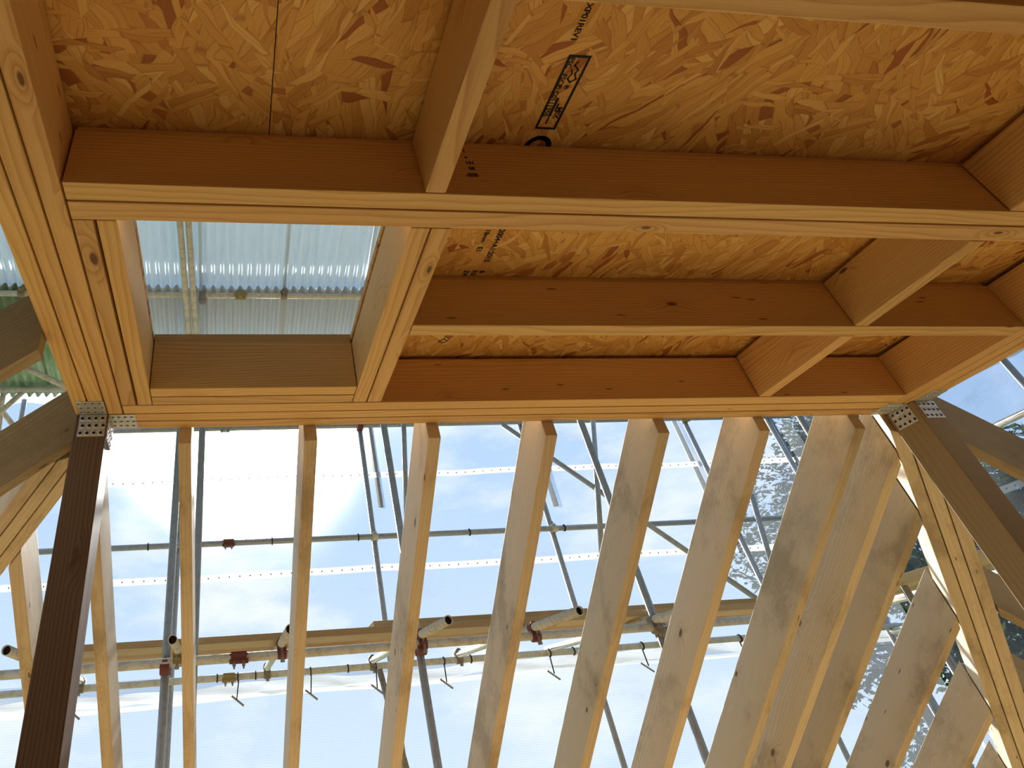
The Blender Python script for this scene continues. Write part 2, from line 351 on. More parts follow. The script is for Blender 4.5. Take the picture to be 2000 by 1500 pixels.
joist('short noggin joining the long single joist to the far edge beam on the right', (1.977, 2.023, 1.470+G, 1.877-G), 'y')
joist('shadowed joist end at the right picture edge, in front of the middle beam', (1.965, 2.012, .466+G, .910-G), 'y')
joist('greenish-stained joist crossing the upper right corner of the picture', (-.3465+G, 2.62-G, .414, .466), 'x')
for i, y in enumerate((-.12, -.66, -1.17)):
    joist(['ceiling joist just behind the viewpoint', 'second ceiling joist behind the viewpoint', 'rearmost ceiling joist beside the added back wall'][i], (-.3465+G, 2.62-G, y, y+.052), 'x')
# thin packing strips between beams and boards, set in from the faces
def strip(label, a, along):
    tag(box('packing_strip', *a, ZT+.0005, ZD-.0005, PINE, None, along, .0006), label, 'timber strip')
strip('thin packing strip lying on the middle beam under the boards', (-.34, 2.61, .914, 1.01), 'x')
strip('thin packing strip lying on the long single joist right of the skylight', (.53, 2.61, 1.420, 1.466), 'x')
strip('thin packing strip hidden on top of the far edge beam', (.53, 2.61, 1.94, 2.03), 'x')
strip('thin packing strip on top of the right edge beam', (2.68, 2.76, -1.1, 1.85), 'y')
strip('thin packing strip on top of the left edge beam', (-.49, -.36, -1.1, 1.92), 'y')
strip('thin packing strip on the joist at the top of the picture', (-.34, 2.61, .42, .46), 'x')
strip('weathered timber upstand above the skylight header', (-.245, .42, 1.773, 1.86), 'x')
# second upstand layer and lining edges of the opening
tag(box('skylight_upstand', -.2475, .424, 1.773, 1.80, ZD, 1.212, PINE, None, 'x', .001), 'narrow batten edge on top of the far side of the skylight opening', 'batten')

# boards of the deck
ceil = empty('ceiling', (1.1, 0, ZD), kind='structure')
def panel(x0, x1, y0, y1):
    return box('osb_board', x0+.0012, x1-.0012, y0+.0012, y1-.0012, ZD, ZDT, OSB, ceil, 'x', .0008)
P = {}
P['a'] = panel(-.498, .0895, -.42, .962); P['b'] = panel(.0895, 2.767, -.42, .962)
panel(-.498, 1.2, -1.19, -.42); panel(1.2, 2.767, -1.19, -.42)
P['c'] = panel(.4225, 2.767, .962, 2.046); panel(-.498, -.2475, .962, 2.046)
panel(-.2475, .4225, 1.80, 2.046); panel(-.2475, .4225, .962, 1.012)

o = box('deck_reflector', -.497, 2.766, -1.19, .955, ZDT+.001, ZDT+.004, REFLECT, None, 'x', 0); tag(o, 'added unseen pale membrane laid over the near boards of the flat roof', 'reflector')  # pale sheet added on the deck to bounce cool light onto the tin
o = box('deck_reflector', .43, 2.766, .957, 2.046, ZDT+.001, ZDT+.004, REFLECT, None, 'x', 0); tag(o, 'added unseen pale membrane laid over the boards right of the skylight', 'reflector')

# printing on the boards
def text_bm(s, size, flip=False):
    cu = bpy.data.curves.new('t', 'FONT'); cu.body = s; cu.size = size; cu.fill_mode = 'FRONT'; cu.offset = size*.032
    ob = bpy.data.objects.new('t', cu); COL.objects.link(ob)
    dg = bpy.context.evaluated_depsgraph_get(); me = bpy.data.meshes.new_from_object(ob.evaluated_get(dg))
    bm = bmesh.new(); bm.from_mesh(me); bpy.data.objects.remove(ob); bpy.data.meshes.remove(me); return bm
def mtx_local(parent, Mw): return parent.matrix_basis, Mw
def print_on(board, bm, x, y, name='printed_lettering', sx=1.0, sy=1.0):
    """text baseline start at (x, y); text runs away from the camera, letters' tops to the right, read from below"""
    pw = W((x, y, ZD)); pw.z -= .0005
    Mw = Matrix(((0, 1, 0, pw.x), (1, 0, 0, pw.y), (0, 0, -1, pw.z), (0, 0, 0, 1)))
    bmesh.ops.scale(bm, vec=(sx, sy, 1), verts=bm.verts[:])
    bw = Matrix.Translation(ceil.location) @ board.matrix_basis
    o = put(name, bm, INK, None); o.parent = board; o.matrix_basis = bw.inverted() @ Mw
    o['label'] = 'black printing stamped on the board'
    return o
def rect_outline(x0, y0, x1, y1, t):
    bm = bmesh.new()
    for a in ((x0, y0, x1, y0+t), (x0, y1-t, x1, y1), (x0, y0+t, x0+t, y1-t), (x1-t, y0+t, x1, y1-t)):
        vs = [bm.verts.new((a[0], a[1], 0)), bm.verts.new((a[2], a[1], 0)), bm.verts.new((a[2], a[3], 0)), bm.verts.new((a[0], a[3], 0))]; bm.faces.new(vs)
    return bm
def line_strip(bm, pts, t):
    for (p, q) in zip(pts[:-1], pts[1:]):
        d = Vector(q)-Vector(p); n = Vector((-d.y, d.x)).normalized()*t/2; e = d.normalized()*t/2
        c = [Vector(p)-e+n, Vector(q)+e+n, Vector(q)+e-n, Vector(p)-e-n]
        bm.faces.new([bm.verts.new((v.x, v.y, 0)) for v in c])
B = P['b']
print_on(B, text_bm('XP01REV1', .0165), .7145, .555, sx=1.02)
print_on(B, rect_outline(0, 0, .176, .0475, .0056), .7265, .668, 'printed_frame')
print_on(B, text_bm('FSC   FSC\u00ae C011135B', .0150), .7325, .6745, sx=.98)
bm = bmesh.new()       # small tree-and-tick mark inside the frame
line_strip(bm, [(.014, .026), (.022, .022), (.032, .034), (.040, .030), (.052, .038), (.060, .028), (.052, .020), (.040, .024), (.032, .020)], .0032)
print_on(B, bm, .7265, .668, 'printed_mark')
print_on(B, text_bm('\u00ae', .013), .7505, .742)
print_on(B, text_bm('MIX', .0165), .7590, .800)
bm = bmesh.new(); line_strip(bm, [(.100, .020), (.140, .020)], .006); line_strip(bm, [(.112, .027), (.128, .027)], .004); line_strip(bm, [(.146, .020), (.160, .020)], .004)
print_on(B, bm, .7265, .668, 'printed_mark')
bm = bmesh.new()
line_strip(bm, [(.030-.026*math.cos(a), .026-.026*math.sin(a)) for a in [math.radians(k) for k in range(-100, 105, 12)]], .011)
print_on(B, bm, .7265, .885, 'printed_mark')
Cb = P['c']
print_on(Cb, text_bm('13986:2004+A1:2015', .0215), .7655, 1.145, sx=1.0)
print_on(Cb, text_bm('18mm', .019), .7255, 1.212); print_on(Cb, text_bm('E1', .021), .7245, 1.285)
print_on(Cb, text_bm('Z4', .020), .718, 1.392); print_on(Cb, text_bm('R0', .020), .744, 1.392); print_on(Cb, text_bm('B', .020), .768, 1.392)
bm = bmesh.new(); line_strip(bm, [(0, 0), (.014, -.012), (.022, .004), (.010, .016), (0, .004)], .0035); line_strip(bm, [(-.016, .004), (0, .002)], .003)
print_on(Cb, bm, .757, 1.77, 'printed_mark')
# inked grading marks on the front face of the middle beam
ply = mid.children[0]
def stamp(s, size, x, z):
    bm = text_bm(s, size); pw = W((x, .910, z)); pw.y -= .0005
    Mw = Matrix(((1, 0, 0, pw.x), (0, 0, -1, pw.y), (0, 1, 0, pw.z), (0, 0, 0, 1)))
    o = put('grade_stamp', bm, INK, None); o.parent = ply; o.matrix_basis = (Matrix.Translation(mid.location) @ ply.matrix_basis).inverted() @ Mw
    o['label'] = 'faint inked grade stamp'
for s, size, x, z in (('I', .016, .553, 1.148), ('o', .013, .551, 1.126), ('101', .014, .548, 1.105), ('08', .014, .552, 1.085), ('-SSB', .015, .540, 1.062)): stamp(s, size, x, z)

# ------------------------------------------------------------------ rafters
T = math.tan(math.radians(34.9)); RD = .18
YH, ZH = 2.046, .943
YE = 4.34
def zfar(y): return ZH - T*(y-YH)
hv = RD/math.cos(math.radians(34.9))
def far_rafter(x0, x1, ys0, ys1, label, m=PINE2):
    def prof(x, ys): return [(x, ys, zfar(ys)), (x, YE, zfar(YE)), (x, YE, zfar(YE)+hv), (x, ys, zfar(ys)+hv)]
    o = solid('rafter', prof(x0, ys0), prof(x1, ys1), m, None, (0, 1, -T), (0, 0, 1))
    return tag(o, label, 'rafter', 'rafters falling from the far edge beam')
y0 = YH+.0015
far_rafter(-.1697, -.1257, y0, y0, 'full-length rafter nearest the left post, left of the sun glare')
far_rafter(.271, .318, y0, y0, 'second full-length rafter from the left post, on the right edge of the sun glare')
far_rafter(.728, .775, y0, y0, 'third full-length rafter from the left post, just right of the steep scaffold tubes')
far_rafter(1.182, 1.229, y0, y0, 'fourth full-length rafter from the left post, with curved grain marks near its top')
far_rafter(1.642, 1.689, y0, y0, 'fifth full-length rafter from the left post')
far_rafter(2.076, 2.122, y0, y0, 'sixth full-length rafter from the left post, with two dark knots near its top')
far_rafter(2.506, 2.552, y0, y0, 'seventh and last full-length rafter, hiding the sheeting corner')
HK, HCX, HZ = 1.129, 2.655, .946
def hipR_y(x): return 2.046+(x-HCX)*HK+.003
for x, lab in ((2.735, 'jack rafter with its top tucked behind the right post'), (2.952, 'jack rafter meeting the right hip highest, with two round knots'), (3.386, 'stained jack rafter with pointed top meeting the right hip below the two-knot one'),
               (3.828, 'pale cracked jack rafter with pointed top near the lower right corner'), (4.268, 'short jack rafter in the lower right corner at the right hip')):
    far_rafter(x, x+.047, hipR_y(x), hipR_y(x+.047), lab)
LK, LCX, LZ = 1.14, -.4224, .9445
def hipL_y(x): return 2.046+(LCX-x)*LK+.003
for x, lab in ((-.497, 'orange jack rafter seen just right of the dark left post'), (-.770, 'jack rafter left of the dark left post, its top cut below the left hip'),
               (-1.21, 'jack rafter at the left hip, just outside the left picture edge'), (-1.65, 'lowest jack rafter on the far side of the left hip')):
    far_rafter(x, x+.047, hipL_y(x), hipL_y(x+.047), lab)
# hips, three plies each
def hip(side, cx, k, z0, label):
    m = T*k; h = math.hypot(1, k); per = Vector((side*k, -1, 0))/h; wd = .0498; hh = .168
    e = empty('hip_rafter', (cx+side*1.0, 3.1, z0-m), label, 'hip rafter')
    for i in range(3):
        def edge(off):
            base = Vector((cx, 2.046, z0)) + per*off
            def at(y): s = (y-base.y)/k; return (base.x+side*s, y, z0-m*s)
            a, b = at(2.056), at(YE)
            return [a, b, (b[0], b[1], b[2]+hh), (a[0], a[1], a[2]+hh)]
        solid('timber_ply', edge(wd*i+G*.9), edge(wd*(i+1)-G*.9), PINE2, e, (side, k, -m), (0, 0, 1))
    return e
hip(1, HCX, HK, HZ, 'triple-ply hip rafter running down to the right behind the right post')
hip(-1, LCX, LK, LZ, 'triple-ply hip rafter running down to the left behind the dark left post')
# rafters of the side slopes
TR, TL = T*HK, T*LK
def side_rafter(side, y, xs, tt, label, w=.049):
    hs = .178*math.sqrt(1+tt*tt)
    xb = 2.767 if side > 0 else -.498
    xe = xb + side*(ZH-zfar(YE))/tt
    def zz(x): return ZH - tt*abs(x-xb)
    def prof(yy, x0): return [(x0, yy, zz(x0)), (xe, yy, zz(xe)), (xe, yy, zz(xe)+hs), (x0, yy, zz(x0)+hs)]
    o = solid('rafter', prof(y, xs(y)), prof(y+w, xs(y+w)), SHADED_RAFTER, None, (side, 0, -tt), (0, 0, 1))
    tag(o, label, 'rafter', 'rafters falling to the right side' if side > 0 else 'rafters falling to the left side')
bR = lambda y: 2.767+.0015
bL = lambda y: -.498-.002
hR = lambda y: HCX+.1123+(y-2.046+.0995)/HK+.003
hL = lambda y: LCX-.1118-(y-2.046+.0985)/LK-.003
side_rafter(1, 1.993, lambda y: 2.7925, TR, 'side rafter leaving the right edge beam just behind the right post')
for y, lab in ((1.48, 'side rafter of the right slope, first one forward of the right post'), (.98, 'side rafter of the right slope, second one forward of the right post'), (.48, 'side rafter of the right slope beside the viewpoint'), (-.02, 'side rafter of the right slope behind the viewpoint')):
    side_rafter(1, y, bR, TR, lab)
for y, lab in ((2.42, 'jack rafter of the right slope, peeping out behind the right post'), (2.745, 'knotty jack rafter of the right slope seen between hip and right post'), (3.2, 'jack rafter of the right slope at the lower right picture edge'), (3.64, 'lowest jack rafter of the right slope')):
    side_rafter(1, y, hR, TR, lab)
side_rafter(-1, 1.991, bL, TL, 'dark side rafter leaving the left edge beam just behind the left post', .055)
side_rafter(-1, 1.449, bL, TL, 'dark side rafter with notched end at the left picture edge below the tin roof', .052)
for y, lab in ((.88, 'side rafter of the left slope, first one forward of the notched one'), (.34, 'side rafter of the left slope beside the viewpoint'), (-.2, 'side rafter of the left slope behind the viewpoint')):
    side_rafter(-1, y, bL, TL, lab)
for y, lab in ((2.46, 'jack rafter of the left slope hidden behind the left hip'), (2.92, 'second jack rafter of the left slope at the left hip'), (3.4, 'third jack rafter of the left slope at the left hip')):
    side_rafter(-1, y, hL, TL, lab)
# unseen boards added over the side slopes to keep light off front faces
for side, tt, nm, ye in ((1, TR, 'ceiling_blocker_right', 1.4), (-1, TL, 'ceiling_blocker_left', .95)):
    xb = 2.767 if side > 0 else -.498; hs = .178*math.sqrt(1+tt*tt)+.004
    x0, x1 = xb+side*.01, xb+side*2.05
    f = lambda x: ZH-tt*abs(x-xb)+hs
    o = solid(nm, [(x0, -1.18, f(x0)), (x1, -1.18, f(x1)), (x1, -1.18, f(x1)+.02), (x0, -1.18, f(x0)+.02)], [(x0, ye, f(x0)), (x1, ye, f(x1)), (x1, ye, f(x1)+.02), (x0, ye, f(x0)+.02)], BOARD, None, (0, 1, 0), bevel=0)
    tag(o, None, None, kind='structure')

# ------------------------------------------------------------------ posts and perforated plates
tag(box('corner_post', -.4975, -.395, 1.934, 2.052, -1.833, ZB-.001, POSTW, None, 'z', .003), 'shade-darkened timber post under the left far corner of the flat roof', 'post')
tag(box('corner_post', 2.690, 2.790, 1.930, 2.052, -1.833, ZB-.001, POSTR, None, 'z', .003), 'greenish brown timber post under the right far corner of the flat roof', 'post')
def plate(label, legs):
    """legs: list of (origin, u vector, v vector, normal) in layout units; perforated sheet with dimpled holes"""
    bm = bmesh.new(); o0 = W(legs[0][0])
    for (og, u, v, nrm) in legs:
        og = W(og); u = Vector(u)*S; v = Vector(v)*S; nrm = Vector(nrm)
        nu, nv = 4, 3; ul, vl = u/nu, v/nv
        for j in range(nv):
            for i in range(nu):
                c = og + ul*(i+.5) + vl*(j+.5)
                sh = .30 if j % 2 else -.05
                hc = c + ul*(sh-.1)*.55
                rim, hole = [], []
                for k in range(8):
                    a = math.pi/4*k; ca, sa = math.cos(a), math.sin(a); mxx = max(abs(ca), abs(sa))
                    rim.append(bm.verts.new(c + ul*(.5*ca/mxx) + vl*(.5*sa/mxx) + nrm*.0016 - o0))
                    rr = .0058
                    hole.append(bm.verts.new(hc + u.normalized()*rr*ca + v.normalized()*rr*sa + nrm*.0030 - o0))
                ins = [bm.verts.new(hc + u.normalized()*.0044*math.cos(math.pi/4*k) + v.normalized()*.0044*math.sin(math.pi/4*k) + nrm*.0008 - o0) for k in range(8)]
                for k in range(8):
                    l = (k+1) % 8
                    bm.faces.new((rim[k], rim[l], hole[l], hole[k])); bm.faces.new((hole[k], hole[l], ins[l], ins[k]))
                f = bm.faces.new(ins); f.material_index = 1  # black disc paints the shade inside each hole
        # back face and edges so that the sheet has thickness
        cs = [og, og+u, og+u+v, og+v]
        lo = [bm.verts.new(p + nrm*.0002 - o0) for p in cs]; hi = [bm.verts.new(p + nrm*.0016 - o0) for p in cs]
        for k in range(4): bm.faces.new((lo[k], lo[(k+1) % 4], hi[(k+1) % 4], hi[k]))
    me = bpy.data.meshes.new('nail_plate'); bm.to_mesh(me); bm.free(); me.materials.append(GALV_CLEAN); me.materials.append(BLACK)
    o = bpy.data.objects.new('nail_plate', me); COL.objects.link(o); o.location = o0
    return tag(o, label, 'nail plate', 'perforated steel angle plates at the corner posts')
plate('dull perforated steel plate bent from the left edge beam onto the dark post front', [((-.486, 1.843, 1.0), (.088, 0, 0), (0, .088, 0), (0, 0, -1)), ((-.484, 1.934, .998), (.086, 0, 0), (0, 0, -.078), (0, -1, 0))])
plate('bright perforated plate bent from the far beam onto the dark post on its right', [((-.392, 1.938, 1.0), (.083, 0, 0), (0, .094, 0), (0, 0, -1)), ((-.395, 1.945, .998), (0, .095, 0), (0, 0, -.08), (1, 0, 0))])
plate('perforated plate bent from the far beam onto the right post on its left', [((2.602, 1.948, 1.0), (.085, 0, 0), (0, .09, 0), (0, 0, -1)), ((2.690, 1.950, .998), (0, .09, 0), (0, 0, -.072), (-1, 0, 0))])
plate('white-glinting perforated plate bent from the right beam onto the right post front', [((2.701, 1.842, 1.0), (.066, 0, 0), (0, .085, 0), (0, 0, -1)), ((2.706, 1.930, .998), (.083, 0, 0), (0, 0, -.072), (0, -1, 0))])

# ------------------------------------------------------------------ scaffold
def tube_obj(name, p, q, r, m, parent=None, seg=18, hollow=True):
    a, b = W(p), W(q); d = b-a; L = d.length; up = (0, 0, 1) if abs(d.normalized().z) < .95 else (1, 0, 0)
    Mx = frame(a, d, up); bm = bmesh.new(); R = r*S; Ri = R*.84
    ring = lambda x, rr: [bm.verts.new((x, rr*math.cos(2*math.pi*k/seg), rr*math.sin(2*math.pi*k/seg))) for k in range(seg)]
    o0, o1 = ring(0, R), ring(L, R)
    dp = min(.03, L*.3)
    i0, i1 = ring(0, Ri), ring(L, Ri); j0, j1 = ring(dp, Ri), ring(L-dp, Ri)
    for k in range(seg):
        l = (k+1) % seg
        bm.faces.new((o0[k], o0[l], o1[l], o1[k]))
        bm.faces.new((o0[k], i0[k], i0[l], o0[l])); bm.faces.new((o1[l], i1[l], i1[k], o1[k]))
        bm.faces.new((i0[k], j0[k], j0[l], i0[l])); bm.faces.new((i1[l], j1[l], j1[k], i1[k]))
    f0 = bm.faces.new(j0); f1 = bm.faces.new(j1[::-1]); f0.material_index = f1.material_index = 1  # black discs paint the dark inside of the open ends
    me = bpy.data.meshes.new(name); bm.to_mesh(me); bm.free(); me.materials.append(m); me.materials.append(BLACK)
    for f in me.polygons: f.use_smooth = len(f.vertices) == 4
    o = bpy.data.objects.new(name, me); COL.objects.link(o)
    o.matrix_basis = Mx
    return o
RT = .0268
def tube(p, q, label, m=GALV, r=RT): return tag(tube_obj('scaffold_tube', p, q, r, m), label, 'scaffold tube', 'scaffold tubes')
# outer ledgers
tube((-4.6, 6.3, 3.045), (6.9, 6.3, 3.085), 'topmost horizontal scaffold tube, just visible under the far edge beam')
tube((-4.6, 6.3, 1.835), (6.9, 6.3, 1.868), 'horizontal scaffold tube across the middle of the far sheeting')
tube((-4.6, 6.3, .705), (6.9, 6.3, .765), 'thin lower horizontal scaffold tube with hooked ties, above the loose sheet hem', PALE_TUBE)
tube((-3.2, 4.6, .615), (4.4, 4.6, .665), 'thick lower horizontal scaffold tube under the scaffold boards', PALE_TUBE)
# outer standards
for x, lab in ((-.463, 'upright scaffold tube close behind the leftmost thick upright'), (1.478, 'upright scaffold tube with red clamp, between the second and third rafters'), (3.39, 'upright scaffold tube crossing the middle ledger right of the fourth rafter'), (5.50, 'upright scaffold tube between the fifth and sixth rafters, far side'), (-3.3, 'upright scaffold tube beyond the left picture edge')):
    tube((x, 6.3+.0545, -5.3), (x, 6.3+.0545, 3.3), lab)
for x, y, lab in ((6.62, 6.30, 'left upright of the scaffold corner at the right'), (6.76, 6.40, 'right upright of the scaffold corner at the right, shiny')):
    tube((x, y+.05, -5.3), (x, y+.05, 3.3), lab, GALV)
# inner standards
for x, lab in ((-.378, 'thick upright scaffold tube just left of the nearest full rafter'), (-.202, 'upright scaffold tube just right of the nearest full rafter, left of the sun glare'), (1.291, 'upright scaffold tube meeting the third rafter from its left side'), (3.05, 'upright scaffold tube between the fourth and fifth rafters, reaching the bottom edge'), (-2.2, 'inner upright scaffold tube beyond the left picture edge'), (5.2, 'inner upright scaffold tube beside the right hip')):
    tube((x, 4.6+.0545, -5.3), (x, 4.6+.0545, 3.15), lab)
# braces
tube((3.10, 6.2, 3.0), (5.45, 6.2, .86), 'long diagonal scaffold brace crossing behind the fifth and sixth rafters')
tube((1.975, 6.2, 3.2), (1.75, 6.2, 1.6), 'slightly leaning scaffold tube ending behind the third rafter')
tube((4.22, 6.147, 3.12), (3.66, 6.147, 1.33), 'leaning scaffold brace between the fourth and fifth rafters')
tube((5.69, 6.14, 2.08), (5.40, 6.14, .89), 'short leaning scaffold tube beside the seventh rafter')
tube((1.335, 6.2, .70), (1.50, 6.2, -.25), 'dark raking tube below the lower ledger beside the third rafter', DIRTY)
# outside standards, seen hazily through the sheeting
tube((1.640, 6.53, 2.225), (1.640, 6.53, 3.9), 'blurred upright tube outside the sheeting right of the second rafter, ending in mid air', PALE_TUBE)
tube((3.618, 6.53, 2.165), (3.618, 6.53, 3.9), 'blurred upright tube outside the sheeting right of the fourth rafter', PALE_TUBE)
tube((5.510, 6.53, 1.6), (5.510, 6.53, 3.9), 'blurred upright tube outside the sheeting left of the sixth rafter', PALE_TUBE)
# transoms with open ends towards the house
for (x, y), lab in (((1.35, 4.143), 'open-ended scaffold tube poking out right of the third rafter'), ((2.179, 4.086), 'open-ended scaffold tube poking out between the fourth and fifth rafters'), ((-.311, 4.257), 'open-ended scaffold tube pointing up left of the nearest full rafter'), ((.375, 4.12), 'open-ended scaffold tube half hidden by the second rafter'), ((-1.246, 4.273), 'open-ended scaffold tube at the left picture edge'), ((3.05+.06, 4.1), 'open-ended scaffold tube half hidden by the sixth rafter')):
    tube((x*.965, y*.955, .700+(y*.955-4.6)*.047), (x*.965, 6.40, .785), lab, PALE_TUBE)
# right hand side scaffold
tube((6.6, -1.1, 1.96), (6.6, 6.3, 1.96), 'horizontal scaffold tube on the right side sheeting beside the right side rafter', PALE_TUBE)
tube((6.6, -1.1, .72), (6.6, 6.3, .72), 'lower horizontal scaffold tube on the right side', PALE_TUBE)
tube((5.3, -1.1, .665), (5.3, 6.2, .80), 'inner horizontal scaffold tube on the right side, seen in the gap beside the hip', PALE_TUBE)
for y in (-.9, 1.2, 3.9): tube((6.65, y, -5.3), (6.65, y, 3.3), 'upright tube of the right side scaffold, ' + {-.9: 'rear', 1.2: 'middle', 3.9: 'front'}[y])
# left side
tube((-4.4, -1.1, 1.84), (-4.4, 6.3, 1.84), 'horizontal scaffold tube on the left side beyond the picture edge', PALE_TUBE)
# boards
def sboard(x0, x1, y0, y1, z, label, parent=None):
    tag(box('scaffold_board', x0, x1, y0, y1, z, z+.042, BOARD, None, 'x', .002), label, 'scaffold board', 'scaffold boards')
sboard(-1.05, 2.35, 4.72, 4.97, .744, 'long scaffold board resting on the tubes, left part of the platform')
sboard(1.06, 4.6, 4.93, 5.17, .815, 'lapped scaffold board with free left end between the second and third rafters')
sboard(2.40, 4.6, 4.70, 4.915, .744, 'scaffold board on the right part of the platform')
sboard(-1.05, 4.6, 5.30, 5.54, .772, 'second scaffold board row, farther from the house')
for x0, x1, z, lab in ((5.00, 5.24, .83, 'inner scaffold board on the right side, near the hip'), (5.30, 5.54, .83, 'outer scaffold board on the right side')):
    tag(box('scaffold_board', x0, x1, 1.0, 5.6, z, z+.042, BOARD, None, 'y', .002), lab, 'scaffold board', 'scaffold boards')

zl0 = lambda x: .705+.06*(x+4.6)/11.5
# couplers: two jaws, flaps and bolts
def cyl(bm, c, axis, r, h, seg=12):
    M = frame(Vector(c), axis, (0, 0, 1) if abs(Vector(axis).normalized().z) < .9 else (1, 0, 0))
    a = [bm.verts.new(M @ Vector((-h/2, r*math.cos(2*math.pi*k/seg), r*math.sin(2*math.pi*k/seg)))) for k in range(seg)]
    b = [bm.verts.new(M @ Vector((h/2, r*math.cos(2*math.pi*k/seg), r*math.sin(2*math.pi*k/seg)))) for k in range(seg)]
    bm.faces.new(a); bm.faces.new(b[::-1])
    for k in range(seg): bm.faces.new((a[k], b[k], b[(k+1) % seg], a[(k+1) % seg]))
def bx(bm, c, s):
    vs = [bm.verts.new((c[0]+s[0]*i/2, c[1]+s[1]*j/2, c[2]+s[2]*k/2)) for i in (-1, 1) for j in (-1, 1) for k in (-1, 1)]
    for f in ((0, 1, 3, 2), (4, 6, 7, 5), (0, 4, 5, 1), (2, 3, 7, 6), (0, 2, 6, 4), (1, 5, 7, 3)): bm.faces.new([vs[i] for i in f])
def coupler(p, a1, a2, off, label, m=DIRTY, group='right-angle scaffold couplers'):
    """p: centre of first tube; off: offset (m) to second tube; a1, a2: tube axes"""
    e = empty('scaffold_coupler', p, label, 'coupler', group)
    R = RT*S; o2 = Vector(off)
    bm = bmesh.new(); cyl(bm, (0, 0, 0), a1, R*1.28, .052); cyl(bm, o2, a2, R*1.28, .052)
    mid_ = o2*.5; bx(bm, mid_, (.05, .05, .022))
    put('clamp_body', bm, m, e, Matrix.Translation(e.location))
    side = Vector(a1).cross(o2.normalized()).normalized()
    b2 = bmesh.new(); cyl(b2, side*R*1.7 + Vector((0, 0, -.012)), (0, 0, 1), .0075, .075, 8); cyl(b2, side*R*1.7 + Vector((0, 0, -.042)), (0, 0, 1), .014, .016, 6)
    put('bolt', b2, DIRTY, e, Matrix.Translation(e.location))
    b3 = bmesh.new(); bx(b3, side*R*1.45, (.03 if abs(side.x) < .5 else .05, .05 if abs(side.x) < .5 else .03, .012))
    put('flap', b3, m, e, Matrix.Translation(e.location))
for i, (x, y, lab, m) in enumerate(((1.35, 4.6, 'red clamp joining the open-ended tube and ledger right of the third rafter', RED), (2.179, 4.6, 'red clamp joining the open-ended tube and ledger right of the fourth rafter', RED), (-.311, 4.6, 'brass-coloured clamp joining the open-ended tube left of the nearest full rafter', OCHRE), (.375, 4.6, 'red clamp joining the open-ended tube left of the second rafter', RED), (-1.246, 4.6, 'dirty clamp on the ledger at the left picture edge', DIRTY), (3.11, 4.6, 'cluster clamp on the ledger left of the sixth rafter', DIRTY))):
    coupler((x*.965, y, .645), (1, 0, 0), (0, 1, 0), (0, 0, .05), lab, m)
for x, lab in ((1.35, 'clamp on the thin lower ledger behind the third rafter'), (2.179, 'clamp with hanging bolt on the thin lower ledger right of the fourth rafter'), (-.311, 'clamp on the thin lower ledger left of the nearest full rafter'), (.375, 'clamp with hanging bolt on the thin lower ledger left of the second rafter'), (-1.246, 'dark clamp on the thin lower ledger left of the dark post')):
    coupler((x*.965, 6.3, zl0(x*.965)), (1, 0, 0), (0, 1, 0), (0, 0, .05), lab, DIRTY)
for x, z, lab, m in ((1.478, 1.85, 'clamp where upright and middle ledger cross between the second and third rafters', PALE_TUBE), (3.39, 1.856, 'clamp where upright and middle ledger cross right of the fourth rafter', PALE_TUBE), (1.478, 3.055, 'reddish clamp at the top of the upright between the second and third rafters', RED), (5.5, 3.075, 'mossy clamp at the top of the upright left of the sixth rafter', OCHRE), (1.478, .718, 'reddish clamp on the thin lower ledger at the upright left of the third rafter', RED)):
    coupler((x, 6.3, z), (1, 0, 0), (0, 0, 1), (0, .049, 0), lab, m)
for x, y, z, lab, m in ((-.378, 4.6, .634, 'red and black clamp fixing the thick upright to the thick ledger', RED), (1.291, 4.6, .645, 'orange-red clamp fixing the upright right of the third rafter to the ledger', RED), (3.05, 4.6, .657, 'clamp fixing the upright left of the sixth rafter to the ledger', DIRTY)):
    coupler((x, y, z-.03), (1, 0, 0), (0, 0, 1), (0, .049, 0), lab, m)
def sleeve(p, label, m, ax=(1, 0, 0)):
    e = empty('sleeve_coupler', p, label, 'coupler', 'rectangular sleeve couplers')
    bm = bmesh.new(); L = .108
    bx(bm, (0, 0, 0), (L, .062, .058)); bmesh.ops.bevel(bm, geom=bm.edges[:], offset=.009, segments=2, affect='EDGES')
    bx(bm, (0, -.034, -.026), (L, .018, .016))
    put('clamp_body', bm, m, e, Matrix.Translation(e.location))
    for sx in (-1, 1):
        b = bmesh.new(); cyl(b, (sx*.027, -.033, -.034), (0, 0, 1), .011, .026, 6); cyl(b, (sx*.027, -.033, -.05), (0, 0, 1), .0055, .02, 8)
        put('bolt', b, DIRTY, e, Matrix.Translation(e.location))
sleeve((.085, 4.6, .637), 'red-brown sleeve clamp on the thick ledger between the first two full rafters', RED)
sleeve((.032, 6.3, .727), 'rusty two-bolt sleeve clamp on the thin lower ledger between the first two full rafters', OCHRE)
sleeve((.02, 6.3, 1.847), 'dull red sleeve clamp on the middle ledger under the sun glare', RED)
sleeve((-.027, 6.3, 3.06), 'grey sleeve clamp on the topmost tube above the sun glare', GALV)

